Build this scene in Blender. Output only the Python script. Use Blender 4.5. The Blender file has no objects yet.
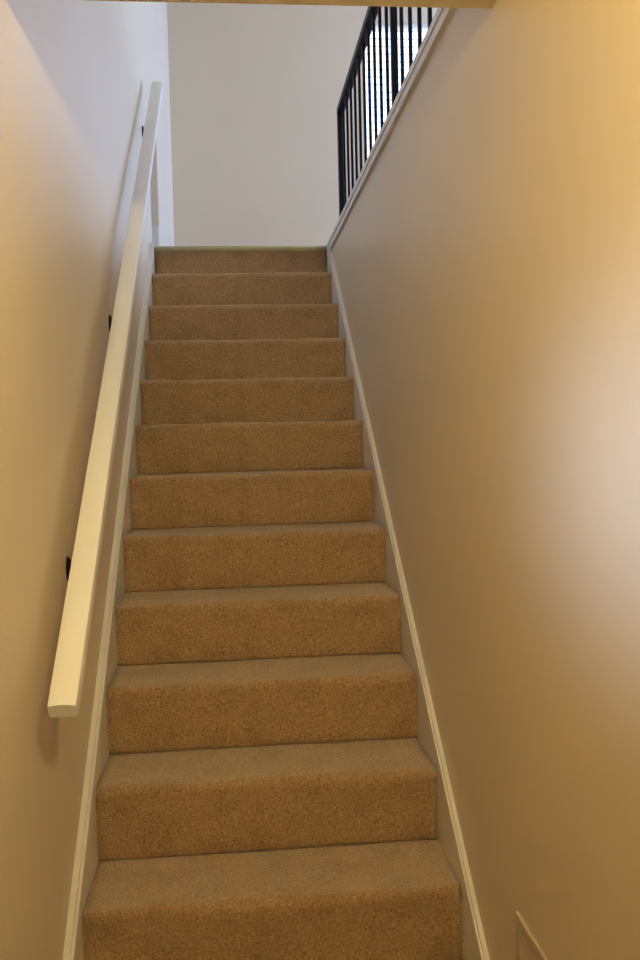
import bpy, bmesh, math, random
from mathutils import Vector, Matrix
random.seed(4)
S = bpy.context.scene
C = S.collection
ZO = 2.496            # landing level above the lower floor (metres)

# ------------------------------------------------------------------ camera
cd = bpy.data.cameras.new('camera'); cam = bpy.data.objects.new('camera', cd); C.objects.link(cam)
S.camera = cam
pt, yw, rl = math.radians(-2.56205), math.radians(5.32482), math.radians(-1.40204)
fw = Vector((math.sin(yw)*math.cos(pt), math.cos(yw)*math.cos(pt), math.sin(pt)))
r0 = Vector((math.cos(yw), -math.sin(yw), 0)); u0 = r0.cross(fw)
r1 = math.cos(rl)*r0 + math.sin(rl)*u0; u1 = -math.sin(rl)*r0 + math.cos(rl)*u0
cam.matrix_world = Matrix(((r1.x, u1.x, -fw.x, -0.0676), (r1.y, u1.y, -fw.y, -4.9017),
                           (r1.z, u1.z, -fw.z, -1.0274 + ZO), (0, 0, 0, 1)))
cd.sensor_fit = 'VERTICAL'; cd.sensor_height = 36; cd.lens = 914.68/960*36; cd.clip_start = .02

# ------------------------------------------------------------------ light
S.view_settings.view_transform = 'Standard'; S.view_settings.look = 'None'
S.view_settings.gamma = 1; S.view_settings.use_curve_mapping = False
S.view_settings.exposure = 0.0
world = bpy.data.worlds.new('sky'); S.world = world; world.use_nodes = True
bg = world.node_tree.nodes['Background']; 
# light strengths (linear RGB): sky through the back window, upstairs side daylight, added upstairs fill, hall light, added wall-patch beam, hall lamp
SKY, SIDE, FRONT, HALL, SPOT, LAMP_E = (2.5, 2.9, 4.1), (92, 150, 290), (53, 45, 24), (0, 0, 0), (.29, .43, .70), (745, 585, 258)
bg.inputs[0].default_value = (*[c/max(SKY+(1e-9,)) for c in SKY], 1); bg.inputs[1].default_value = max(SKY)

def area(name, loc, target, sx, sy, power, portal=False):
    l = bpy.data.lights.new(name, 'AREA'); l.shape = 'RECTANGLE'; l.size = sx; l.size_y = sy
    m_ = max(max(power), 1e-9); l.energy = m_; l.color = [c/m_ for c in power]
    if portal: l.cycles.is_portal = True
    o = bpy.data.objects.new(name, l); C.objects.link(o); o.location = loc
    o.rotation_euler = (Vector(target)-Vector(loc)).to_track_quat('-Z', 'Y').to_euler()
    return o
WX0, WX1, WZ0, WZ1 = 1.01, 1.78, .32, 2.165      # upstairs window opening
area('daylight_portal', ((WX0+WX1)/2, 2.42, (WZ0+WZ1)/2+ZO), ((WX0+WX1)/2, 0, (WZ0+WZ1)/2+ZO), WX1-WX0, WZ1-WZ0, (1, 1, 1), portal=True)
# lower hall lights, behind and to the left of the camera
if max(HALL) > 0: area('hall_daylight', (-2.62, -5.9, -1.0+ZO), (.45, -3.9, -1.0+ZO), .9, 1.0, HALL)
sp_ = area('wall_patch_light', (-1.6, -6.6, -.95+ZO), (.468, -3.78, -1.07+ZO), .30, .30, SPOT)  # added narrow beam for the cool patch on the right wall, no window built
sp_.data.spread = math.radians(11)
# unseen side daylight and an added front fill upstairs, right of the stairwell
area('upstairs_side_daylight', (4.06, 1.45, 1.25+ZO), (-.47, .6, .9+ZO), 1.3, 1.3, SIDE)
area('upstairs_front_fill', (3.2, -3.03, 1.4+ZO), (-.2, 2.2, 1.0+ZO), 1.6, 1.3, FRONT)  # added warm fill to brighten the back wall, no window built here
LAMP = (.26, -4.78, -.27)

# ------------------------------------------------------------------ materials
def mat(name, col, rough=.6, noise=None, bump=None, spec=.3, trans=None, metal=0):
    m = bpy.data.materials.new(name); m.use_nodes = True
    nt = m.node_tree; b = nt.nodes['Principled BSDF']
    b.inputs['Base Color'].default_value = (*col, 1); b.inputs['Roughness'].default_value = rough
    b.inputs['Specular IOR Level'].default_value = spec; b.inputs['Metallic'].default_value = metal
    tc = nt.nodes.new('ShaderNodeTexCoord')
    if noise:
        sc, amt = noise
        n = nt.nodes.new('ShaderNodeTexNoise'); n.inputs['Scale'].default_value = sc; n.inputs['Detail'].default_value = 4
        nt.links.new(tc.outputs['Object'], n.inputs['Vector'])
        r = nt.nodes.new('ShaderNodeValToRGB')
        r.color_ramp.elements[0].position = .3; r.color_ramp.elements[1].position = .7
        r.color_ramp.elements[0].color = (*[c*(1-amt) for c in col], 1); r.color_ramp.elements[1].color = (*[min(1, c*(1+amt)) for c in col], 1)
        nt.links.new(n.outputs['Fac'], r.inputs['Fac']); nt.links.new(r.outputs['Color'], b.inputs['Base Color'])
    if bump:
        sc, st, d = bump
        n = nt.nodes.new('ShaderNodeTexNoise'); n.inputs['Scale'].default_value = sc; n.inputs['Detail'].default_value = 3
        nt.links.new(tc.outputs['Object'], n.inputs['Vector'])
        bp = nt.nodes.new('ShaderNodeBump'); bp.inputs['Strength'].default_value = st; bp.inputs['Distance'].default_value = d
        nt.links.new(n.outputs['Fac'], bp.inputs['Height']); nt.links.new(bp.outputs['Normal'], b.inputs['Normal'])
    if trans is not None:
        b.inputs['Transmission Weight'].default_value = trans
    return m

WALL = mat('cream_wall_paint', (.76, .66, .52), .42, (1.4, .025), (90, .10, .002), spec=.4)
CEIL = mat('ceiling_paint', (.76, .66, .50), .8, (2, .02), (60, .2, .003))
TRIM = mat('white_trim_paint', (.78, .76, .72), .32, (5, .02), (40, .05, .001), spec=.5)
RAILP = mat('cream_rail_paint', (.86, .86, .87), .35, (6, .02), (30, .05, .001), spec=.5)
BLACK = mat('black_metal', (.003, .004, .014), .45, (30, .2), (120, .1, .0005), spec=.25)
BRONZE = mat('dark_bronze', (.030, .018, .010), .4, (40, .3), (200, .1, .0005), spec=.5, metal=.5)
VENT = mat('painted_vent_metal', (.60, .50, .37), .4, (8, .03), (80, .06, .001), spec=.45)
DUCT = mat('dark_duct', (.05, .045, .04), .8, (8, .1))
STRIP = mat('lit_carpet_edge_tint', (.56, .50, .27), .9, (400, .2), (500, .6, .003), spec=.1)  # straw tint stands for bright light on the landing nosing

def carpet(name, c0, c1):
    m = bpy.data.materials.new(name); m.use_nodes = True; nt = m.node_tree; N = nt.nodes; Lk = nt.links
    b = N['Principled BSDF']; b.inputs['Roughness'].default_value = .95; b.inputs['Specular IOR Level'].default_value = .08
    b.inputs['Sheen Weight'].default_value = .4; b.inputs['Sheen Roughness'].default_value = .45
    tc = N.new('ShaderNodeTexCoord')
    v = N.new('ShaderNodeTexVoronoi'); v.inputs['Scale'].default_value = 300; Lk.new(tc.outputs['Object'], v.inputs['Vector'])
    n = N.new('ShaderNodeTexNoise'); n.inputs['Scale'].default_value = 190; n.inputs['Detail'].default_value = 5; n.inputs['Roughness'].default_value = .7
    Lk.new(tc.outputs['Object'], n.inputs['Vector'])
    big = N.new('ShaderNodeTexNoise'); big.inputs['Scale'].default_value = 9; big.inputs['Detail'].default_value = 3; Lk.new(tc.outputs['Object'], big.inputs['Vector'])
    r = N.new('ShaderNodeValToRGB'); r.color_ramp.elements[0].position = .33; r.color_ramp.elements[1].position = .68
    r.color_ramp.elements[0].color = (*c0, 1); r.color_ramp.elements[1].color = (*c1, 1)
    Lk.new(n.outputs['Fac'], r.inputs['Fac'])
    r2 = N.new('ShaderNodeValToRGB'); r2.color_ramp.elements[0].position = .3; r2.color_ramp.elements[1].position = .52
    r2.color_ramp.elements[0].color = (.84, .82, .80, 1); r2.color_ramp.elements[1].color = (1, 1, 1, 1)
    Lk.new(big.outputs['Fac'], r2.inputs['Fac'])
    mx = N.new('ShaderNodeMix'); mx.data_type = 'RGBA'; mx.blend_type = 'MULTIPLY'; mx.inputs['Factor'].default_value = 1
    Lk.new(r.outputs['Color'], mx.inputs[6]); Lk.new(r2.outputs['Color'], mx.inputs[7]); Lk.new(mx.outputs[2], b.inputs['Base Color'])
    ad = N.new('ShaderNodeMath'); ad.operation = 'ADD'; Lk.new(v.outputs['Distance'], ad.inputs[0]); Lk.new(n.outputs['Fac'], ad.inputs[1])
    bp = N.new('ShaderNodeBump'); bp.inputs['Strength'].default_value = .7; bp.inputs['Distance'].default_value = .004
    Lk.new(ad.outputs[0], bp.inputs['Height']); Lk.new(bp.outputs['Normal'], b.inputs['Normal'])
    return m
WOOD = mat('brown_hall_floor', (.09, .055, .03), .5, (3, .2), (30, .1, .001))
CARPET = carpet('tan_loop_carpet', (.21, .13, .068), (.64, .43, .255))

def glass_mat():
    m = bpy.data.materials.new('clear_glass'); m.use_nodes = True; nt = m.node_tree
    nt.nodes.remove(nt.nodes['Principled BSDF']); out = nt.nodes['Material Output']
    t = nt.nodes.new('ShaderNodeBsdfTransparent'); t.inputs[0].default_value = (.95, .97, .97, 1)
    g = nt.nodes.new('ShaderNodeBsdfGlossy'); g.inputs['Roughness'].default_value = .02
    f = nt.nodes.new('ShaderNodeFresnel'); f.inputs[0].default_value = 1.45
    x = nt.nodes.new('ShaderNodeMixShader'); nt.links.new(f.outputs[0], x.inputs[0]); nt.links.new(t.outputs[0], x.inputs[1]); nt.links.new(g.outputs[0], x.inputs[2])
    nt.links.new(x.outputs[0], out.inputs[0]); return m
GLASS = glass_mat()
def slat_mat():
    m = bpy.data.materials.new('white_blind_vinyl'); m.use_nodes = True; nt = m.node_tree
    nt.nodes.remove(nt.nodes['Principled BSDF']); out = nt.nodes['Material Output']
    d = nt.nodes.new('ShaderNodeBsdfDiffuse'); d.inputs[0].default_value = (.9, .9, .9, 1)
    t = nt.nodes.new('ShaderNodeBsdfTranslucent'); t.inputs[0].default_value = (.88, .88, .92, 1)
    x = nt.nodes.new('ShaderNodeMixShader'); x.inputs[0].default_value = .5
    nt.links.new(d.outputs[0], x.inputs[1]); nt.links.new(t.outputs[0], x.inputs[2]); nt.links.new(x.outputs[0], out.inputs[0]); return m
SLAT = slat_mat()
def lamp_glass():
    m = bpy.data.materials.new('lit_frosted_glass'); m.use_nodes = True
    b = m.node_tree.nodes['Principled BSDF']; b.inputs['Base Color'].default_value = (.9, .85, .75, 1)
    b.inputs['Emission Color'].default_value = (*[c/max(LAMP_E+(1e-9,)) for c in LAMP_E], 1); b.inputs['Emission Strength'].default_value = max(LAMP_E)
    return m
LGLASS = lamp_glass()

# ------------------------------------------------------------------ helpers
def box(bm, x0, x1, y0, y1, z0, z1):
    vs = [bm.verts.new((x, y, z)) for x in (x0, x1) for y in (y0, y1) for z in (z0, z1)]
    for f in ((0,1,3,2), (4,6,7,5), (0,4,5,1), (2,3,7,6), (0,2,6,4), (1,5,7,3)):
        bm.faces.new([vs[i] for i in f])
    return vs
def obj(name, bm, m, parent=None, kind=None, origin=None, smooth=False, bevel=0, seg=2):
    """vertices are given in world x,y and height above the LANDING; the mesh is shifted up by ZO"""
    bmesh.ops.recalc_face_normals(bm, faces=bm.faces)
    if bevel:
        bmesh.ops.bevel(bm, geom=list(bm.edges), offset=bevel, segments=seg, affect='EDGES', profile=.5)
    if origin is None:
        xs = [v.co.x for v in bm.verts]; ys = [v.co.y for v in bm.verts]; zs = [v.co.z for v in bm.verts]
        origin = ((min(xs)+max(xs))/2, (min(ys)+max(ys))/2, min(zs))
    og = Vector(origin)
    for v in bm.verts: v.co -= og
    me = bpy.data.meshes.new(name); bm.to_mesh(me); bm.free(); me.materials.append(m)
    if smooth:
        for p in me.polygons: p.use_smooth = True
    o = bpy.data.objects.new(name, me); C.objects.link(o)
    w = og + Vector((0, 0, ZO))
    if parent is not None:
        o.parent = parent; o.location = w - wloc(parent)
    else: o.location = w
    if kind: o['kind'] = kind
    return o
def wloc(o):
    p = Vector(o.location)
    while o.parent: o = o.parent; p += Vector(o.location)
    return p
def thing(name, loc, label, cat, group=None):
    o = bpy.data.objects.new(name, None); C.objects.link(o); o.empty_display_size = .1
    o.location = Vector(loc)+Vector((0, 0, ZO)); o['label'] = label; o['category'] = cat
    if group: o['group'] = group
    return o
def bx(name, dims, m, parent=None, kind=None, bevel=0):
    bm = bmesh.new(); box(bm, *dims); return obj(name, bm, m, parent, kind, bevel=bevel)
def prism_yz(bm, pts, x0, x1):
    """extrude a closed outline in the y/z plane from x0 to x1"""
    a = [bm.verts.new((x0, y, z)) for y, z in pts]; b = [bm.verts.new((x1, y, z)) for y, z in pts]
    bm.faces.new(a); bm.faces.new(list(reversed(b)))
    n = len(pts)
    for i in range(n): bm.faces.new((a[i], a[(i+1) % n], b[(i+1) % n], b[i]))
def tube(bm, pts, r, seg=10):
    rings = []
    for i, p in enumerate(pts):
        p = Vector(p); d = (Vector(pts[min(i+1, len(pts)-1)]) - Vector(pts[max(i-1, 0)])).normalized()
        a = d.cross(Vector((0, 1, 0)) if abs(d.y) < .9 else Vector((1, 0, 0))).normalized(); b = d.cross(a)
        rings.append([bm.verts.new(p + r*(math.cos(t)*a + math.sin(t)*b)) for t in [2*math.pi*k/seg for k in range(seg)]])
    for q in range(len(rings)-1):
        for k in range(seg): bm.faces.new((rings[q][k], rings[q][(k+1) % seg], rings[q+1][(k+1) % seg], rings[q+1][k]))
    bm.faces.new(rings[0]); bm.faces.new(list(reversed(rings[-1])))
def lathe(bm, c, prof, axis='z', seg=24):
    rings = []
    for rr, h in prof:
        ring = []
        for k in range(seg):
            t = 2*math.pi*k/seg
            if axis == 'z': co = (c[0]+rr*math.cos(t), c[1]+rr*math.sin(t), c[2]+h)
            else: co = (c[0]+h, c[1]+rr*math.cos(t), c[2]+rr*math.sin(t))
            ring.append(bm.verts.new(co))
        rings.append(ring)
    for q in range(len(rings)-1):
        for k in range(seg): bm.faces.new((rings[q][k], rings[q][(k+1) % seg], rings[q+1][(k+1) % seg], rings[q+1][k]))
    bm.faces.new(rings[0]); bm.faces.new(list(reversed(rings[-1])))

# ------------------------------------------------------------------ structure
R, H, NO = .2528, .1920, .0136
K = H/R
XR, XL = .468, -.474          # wall faces
W = .45                       # half width of the carpet between the skirts
YB, TOP, HY, HZ = 2.2, 2.62, -3.085, -.181
YH0 = -7.2                    # far end of the lower hall
FL = -ZO

bm = bmesh.new(); box(bm, -2.9, .62, YH0-.1, -3.0, FL-.1, FL); obj('floor', bm, WOOD, kind='structure')
bm = bmesh.new(); box(bm, XL-.12, .60, .02, YB, -.22, 0); box(bm, .60, 4.2, HY-.1, YB, -.22, 0); obj('floor_upper', bm, CARPET, kind='structure')
bm = bmesh.new(); box(bm, -2.9, .60, YH0-.1, HY, HZ, -.002); obj('ceiling_lower', bm, CEIL, kind='structure')
bx('ceiling', (XL-.12, 4.2, HY-.1, YB+.12, TOP, TOP+.1), CEIL, kind='structure')
# left wall with the narrow recessed doorway on the landing
DY0, DY1, DZ1 = .135, .665, .80
bm = bmesh.new()
box(bm, XL-.12, XL, -4.35, DY0, FL, TOP); box(bm, XL-.12, XL, DY1, YB, FL, TOP)
box(bm, XL-.12, XL, DY0, DY1, DZ1, TOP); box(bm, XL-.12, XL, DY0, DY1, FL, 0)
obj('wall_left', bm, WALL, kind='structure')
# right wall of the stairwell, stops at landing level under the cap
bm = bmesh.new(); box(bm, XR, .60, YH0, HY, FL, HZ); box(bm, XR, .60, HY, .02, FL, -.034); obj('wall_right', bm, WALL, kind='structure')
bm = bmesh.new()
box(bm, XL-.12, WX0, YB, YB+.14, FL, TOP); box(bm, WX1, 4.2, YB, YB+.14, -.22, TOP)
box(bm, WX0, WX1, YB, YB+.14, -.22, WZ0); box(bm, WX0, WX1, YB, YB+.14, WZ1, TOP)
obj('wall_back', bm, WALL, kind='structure')
bx('wall_front', (XL, 4.2, HY-.12, HY-.01, 0, TOP), WALL, kind='structure')
bx('wall_far_right', (4.1, 4.2, HY, YB, 0, TOP), WALL, kind='structure')
bm = bmesh.new(); box(bm, -2.9, .60, YH0-.1, YH0, FL, HZ); obj('wall_hall_end', bm, WALL, kind='structure')
bm = bmesh.new(); box(bm, -2.9, -2.8, YH0, -4.23, FL, HZ); obj('wall_hall_left', bm, WALL, kind='structure')
bm = bmesh.new(); box(bm, -2.8, XL-.12, -4.35, -4.23, FL, HZ); obj('wall_hall_side', bm, WALL, kind='structure')

# upstairs window
wf = bmesh.new()
t = .035
box(wf, WX0, WX0+t*.6, YB+.05, YB+.11, WZ0, WZ1); box(wf, WX1-t, WX1, YB+.05, YB+.11, WZ0, WZ1)
box(wf, WX0+t*.6, WX1-t, YB+.05, YB+.11, WZ0, WZ0+t); box(wf, WX0+t*.6, WX1-t, YB+.05, YB+.11, WZ1-t*.5, WZ1)
w1 = obj('window_1', wf, TRIM, kind='structure')
bx('pane', (WX0+.02, WX1-t, YB+.078, YB+.082, WZ0+t, WZ1-.018), GLASS, w1)
bl_ = thing('window_blind', ((WX0+WX1)/2, YB+.02, WZ0), 'white venetian blind hanging in the bright upstairs window behind the black railing', 'blind')
bx('headrail', (WX0+.01, WX1-.01, YB+.005, YB+.035, WZ1-.03, WZ1-.002), TRIM, bl_)
sb = bmesh.new(); z = WZ1-.06
while z > WZ0+.03:
    box(sb, WX0+.012, WX1-.012, YB+.014, YB+.030, z, z+.0006); z -= .058
obj('slats', sb, SLAT, bl_)

# recessed closet door
bx('door_1', (XL-.14, XL-.10, DY0, DY1, .01, DZ1), TRIM, kind='structure')
bx('baseboard_left', (XL-.10, XL-.001, DY1-.014, DY1, 0, .262), TRIM, kind='structure', bevel=.003)

# skirt boards with a bead moulding, following the slope
def skirt(name, x_in, x_wall):
    o = .046; yb, yt = -3.33, -.055
    bm = bmesh.new()
    s = 1 if x_wall > x_in else -1
    th = abs(x_wall-x_in)
    def ln(y, d): return K*y + d
    # stepped profile across: thin inner bead, groove, main round
    def slab(a, b, d0, d1):
        prism_yz(bm, [(yb, ln(yb, d0)), (yt, ln(yt, d0)), (yt, ln(yt, d1)), (yb, ln(yb, d1))], a, b)
    slab(x_in, x_in+s*th*.18, -.36, o)
    slab(x_in+s*th*.18, x_in+s*th*.34, -.36, o-.006)
    slab(x_in+s*th*.34, x_in+s*th*.86, -.36, o+.006)
    slab(x_in+s*th*.86, x_wall, -.36, o+.001)
    return obj(name, bm, TRIM, kind='structure')
skirt('trim_1', -W, XL); skirt('trim_2', W, XR)

# cap and apron on top of the right wall, under the railing
bm = bmesh.new()
box(bm, .4550, .625, HY+.02, .03, -.012, .008)
box(bm, .4585, .60, HY+.02, .03, -.034, -.012)
box(bm, .4560, XR, HY+.02, .03, -.044, -.026)
obj('trim_3', bm, TRIM, kind='structure')

# ------------------------------------------------------------------ staircase
DZ = [0, .010, .006, .005, .004, .005, .003, .001, .003, .004, .001, -.003, 0]
st = thing('staircase', (0, -1.6, FL), 'straight flight of steps wrapped in tan loop carpet between the two skirt boards', 'stairs')
def step(i, name='step'):
    rr = .022
    yn, zn = -i*R, -i*H + DZ[i]
    zb = -(i+1)*H + (DZ[i+1] if i+1 < len(DZ) else 0) - .002
    prof = []
    if i > 0:
        yback = -(i-1)*R + NO + .006
        for k in range(13): prof.append((yback + (yn+rr-yback)*k/12, zn - .0015*math.sin(k/12*math.pi)))
    else:
        prof.append((.05, zn)); prof.append((rr, zn))
    for k in range(1, 8):
        a = math.pi/2 + k/7*math.radians(93); prof.append((yn+rr+rr*math.cos(a), zn-rr+rr*math.sin(a)))
    prof.append((yn+.0015, zn-.034))
    for k in range(0, 11): prof.append((yn+.0035+(NO-.0035)*k/10, zn-.048 + (zb-zn+.048)*k/10))
    bm = bmesh.new(); nx = 36; grid = []
    for j in range(nx+1):
        x = -W + 2*W*j/nx
        row = []
        for q, (y, z) in enumerate(prof):
            wob = .0022*math.sin(x*9+i*2.1+q*.35) + .0015*math.sin(x*23+i*5+q*.8)
            e = 1 if 0 < q < len(prof)-1 else 0
            row.append(bm.verts.new((x, y + wob*e*.8, z + wob*e*.6)))
        grid.append(row)
    for j in range(nx):
        for q in range(len(prof)-1): bm.faces.new((grid[j][q], grid[j+1][q], grid[j+1][q+1], grid[j][q+1]))
    # closed body behind the carpet face
    yb = (prof[0][0]); 
    lo = [bm.verts.new((-W+2*W*j/nx, yb if i else .05, zb)) for j in range(nx+1)]
    for j in range(nx):
        bm.faces.new((grid[j][-1], grid[j+1][-1], lo[j+1], lo[j])); bm.faces.new((lo[j], lo[j+1], grid[j+1][0], grid[j][0]))
    bm.faces.new([lo[0]]+[v for v in grid[0]]); bm.faces.new([lo[-1]]+[v for v in reversed(grid[-1])])
    return obj(name, bm, CARPET, st, smooth=False)
for i in range(0, 13):
    o = step(i)
    for p in o.data.polygons: p.use_smooth = len(p.vertices) == 4
# landing carpet nosing, the bright yellowish light on it put into its colour
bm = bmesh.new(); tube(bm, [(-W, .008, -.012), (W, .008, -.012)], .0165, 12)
ns = obj('landing_edge', bm, STRIP, st, smooth=True); ns['label'] = 'rolled carpet edge of the landing, straw tint for the light on it'

# ------------------------------------------------------------------ handrail on the left wall
xa, xb = -.428, -.373; y0, y1 = -3.185, -.15; ZT = .911
al = math.atan(K); ca, sa = math.cos(al), math.sin(al)
hr = thing('handrail', ((xa+xb)/2, y0, ZT+K*y0-.05), 'long cream painted wooden handrail sloping up the left wall', 'handrail')
prof = []        # (x, perpendicular offset from top plane)
cx, hw, th = (xa+xb)/2, (xb-xa)/2, .040
for k in range(9):
    u = -1+2*k/8; prof.append((cx+hw*u*.93, -.0045*u*u))
prof += [(xb, -.010), (xb, -th+.006), (xb-.006, -th), (xa+.006, -th), (xa, -th+.006), (xa, -.010)]
bm = bmesh.new(); rings = []
for s_ in (0, .006, (y1-y0)/ca-.006, (y1-y0)/ca):
    sh = .9 if s_ in (0, (y1-y0)/ca) else 1
    ring = []
    for x, d in prof:
        d2 = -th/2 + (d+th/2)*(1 if sh == 1 else .93); x2 = cx+(x-cx)*(1 if sh == 1 else .95)
        ring.append(bm.verts.new((x2, y0 + s_*ca - d2*sa, ZT+K*y0 + s_*sa + d2*ca)))
    rings.append(ring)
n = len(prof)
for q in range(3):
    for k in range(n): bm.faces.new((rings[q][k], rings[q][(k+1) % n], rings[q+1][(k+1) % n], rings[q+1][k]))
bm.faces.new(rings[0]); bm.faces.new(list(reversed(rings[-1])))
obj('rail', bm, RAILP, hr)
for by in (-2.67, -1.743, -.258):
    bz = .705 + K*by; c = (XL, by, bz)
    bm = bmesh.new(); lathe(bm, c, [(.002, .0), (.017, .0), (.017, .004), (.013, .008), (.006, .010), (.001, .010)], 'x', 16)
    # stretch the rosette vertically
    for v in bm.verts: v.co.z = bz + (v.co.z-bz)*1.7
    br = obj('bracket', bm, BRONZE, hr); 
    zt = ZT + K*by - th/ca
    bm = bmesh.new(); tube(bm, [(XL+.008, by, bz), (XL+.030, by, bz-.004), (XL+.052, by, bz+.008), (XL+.066, by, bz+.035), (cx, by, zt-.010), (cx, by, zt+.004)], .0055, 8)
    obj('arm', bm, BRONZE, br, smooth=True)
    for dz in (-.018, .018):
        bm = bmesh.new(); lathe(bm, (XL+.005, by, bz+dz), [(.001, 0), (.0035, 0), (.003, .004), (.001, .005)], 'x', 8); obj('screw', bm, BRONZE, br)

# ------------------------------------------------------------------ black guard railing upstairs
gx = .545
gr = thing('guard_railing', (gx, -1.5, .008), 'black metal railing with thin upright bars on the white cap above the right wall', 'railing')
bm = bmesh.new(); box(bm, gx-.020, gx+.020, HY+.0, .0, .690, .722); obj('top_rail', bm, BLACK, gr, bevel=.004)
bm = bmesh.new(); box(bm, gx-.018, gx+.018, -.032, .004, .008, .722); obj('post', bm, BLACK, gr, bevel=.002)
bm = bmesh.new(); box(bm, gx-.012, gx+.012, -1.6125, -1.5875, .008, .692); obj('post', bm, BLACK, gr, bevel=.002)
proto = None; y = -.135
while y > HY+.03:
    if abs(y+1.60) < .03: y -= .1465; continue
    if proto is None:
        bm = bmesh.new(); box(bm, gx-.006, gx+.006, y-.006, y+.006, .008, .692)
        proto = obj('baluster', bm, BLACK, gr, bevel=.0015, seg=1); py = y
    else:
        c = proto.copy(); C.objects.link(c); c.parent = gr; c.location = proto.location + Vector((0, y-py, 0))
    y -= .1465

# ------------------------------------------------------------------ vent grille low on the right wall
vy0, vy1, vz0, vz1 = -3.62, -3.17, -2.36, -1.972
vt = thing('wall_vent', (XR-.004, (vy0+vy1)/2, vz0), 'painted metal air return grille set low in the right wall beside the steps', 'vent')
bm = bmesh.new(); fl = .024; fx = XR-.006
box(bm, fx, XR, vy0, vy1, vz1-fl, vz1); box(bm, fx, XR, vy0, vy1, vz0, vz0+fl)
box(bm, fx, XR, vy0, vy0+fl, vz0+fl, vz1-fl); box(bm, fx, XR, vy1-fl, vy1, vz0+fl, vz1-fl)
obj('frame', bm, VENT, vt, bevel=.0012, seg=1)
bm = bmesh.new(); z = vz1-fl-.004
while z > vz0+fl+.008:
    vs = [(XR-.005, z-.009), (XR-.004, z-.0098), (XR-.0005, z), (XR-.0015, z+.0008)]
    a = [bm.verts.new((x, vy0+fl, zz)) for x, zz in vs]; b = [bm.verts.new((x, vy1-fl, zz)) for x, zz in vs]
    bm.faces.new(a); bm.faces.new(list(reversed(b)))
    for k in range(4): bm.faces.new((a[k], a[(k+1) % 4], b[(k+1) % 4], b[k]))
    z -= .012
obj('louvres', bm, VENT, vt)

# ------------------------------------------------------------------ flush ceiling lamp in the lower hall
lp = thing('ceiling_light', (LAMP[0], LAMP[1], HZ), 'round flush ceiling lamp of the lower hall near the foot of the stairs', 'lamp')
bm = bmesh.new(); lathe(bm, (LAMP[0], LAMP[1], HZ), [(.01, 0), (.15, 0), (.155, -.02), (.14, -.025), (.01, -.025)]); obj('base', bm, TRIM, lp, smooth=True)
bm = bmesh.new(); lathe(bm, (LAMP[0], LAMP[1], HZ-.025), [(.01, 0), (.088, 0), (.092, -.006), (.092, -.064), (.088, -.070), (.01, -.070)]); obj('shade', bm, LGLASS, lp, smooth=False)
bm = bmesh.new(); lathe(bm, (LAMP[0], LAMP[1], HZ-.0955), [(.01, 0), (.096, 0), (.099, -.004), (.096, -.009), (.02, -.013), (.01, -.018)]); obj('light_cut_plate', bm, BRONZE, lp)  # unseen plate added to cut the lamp's downward light
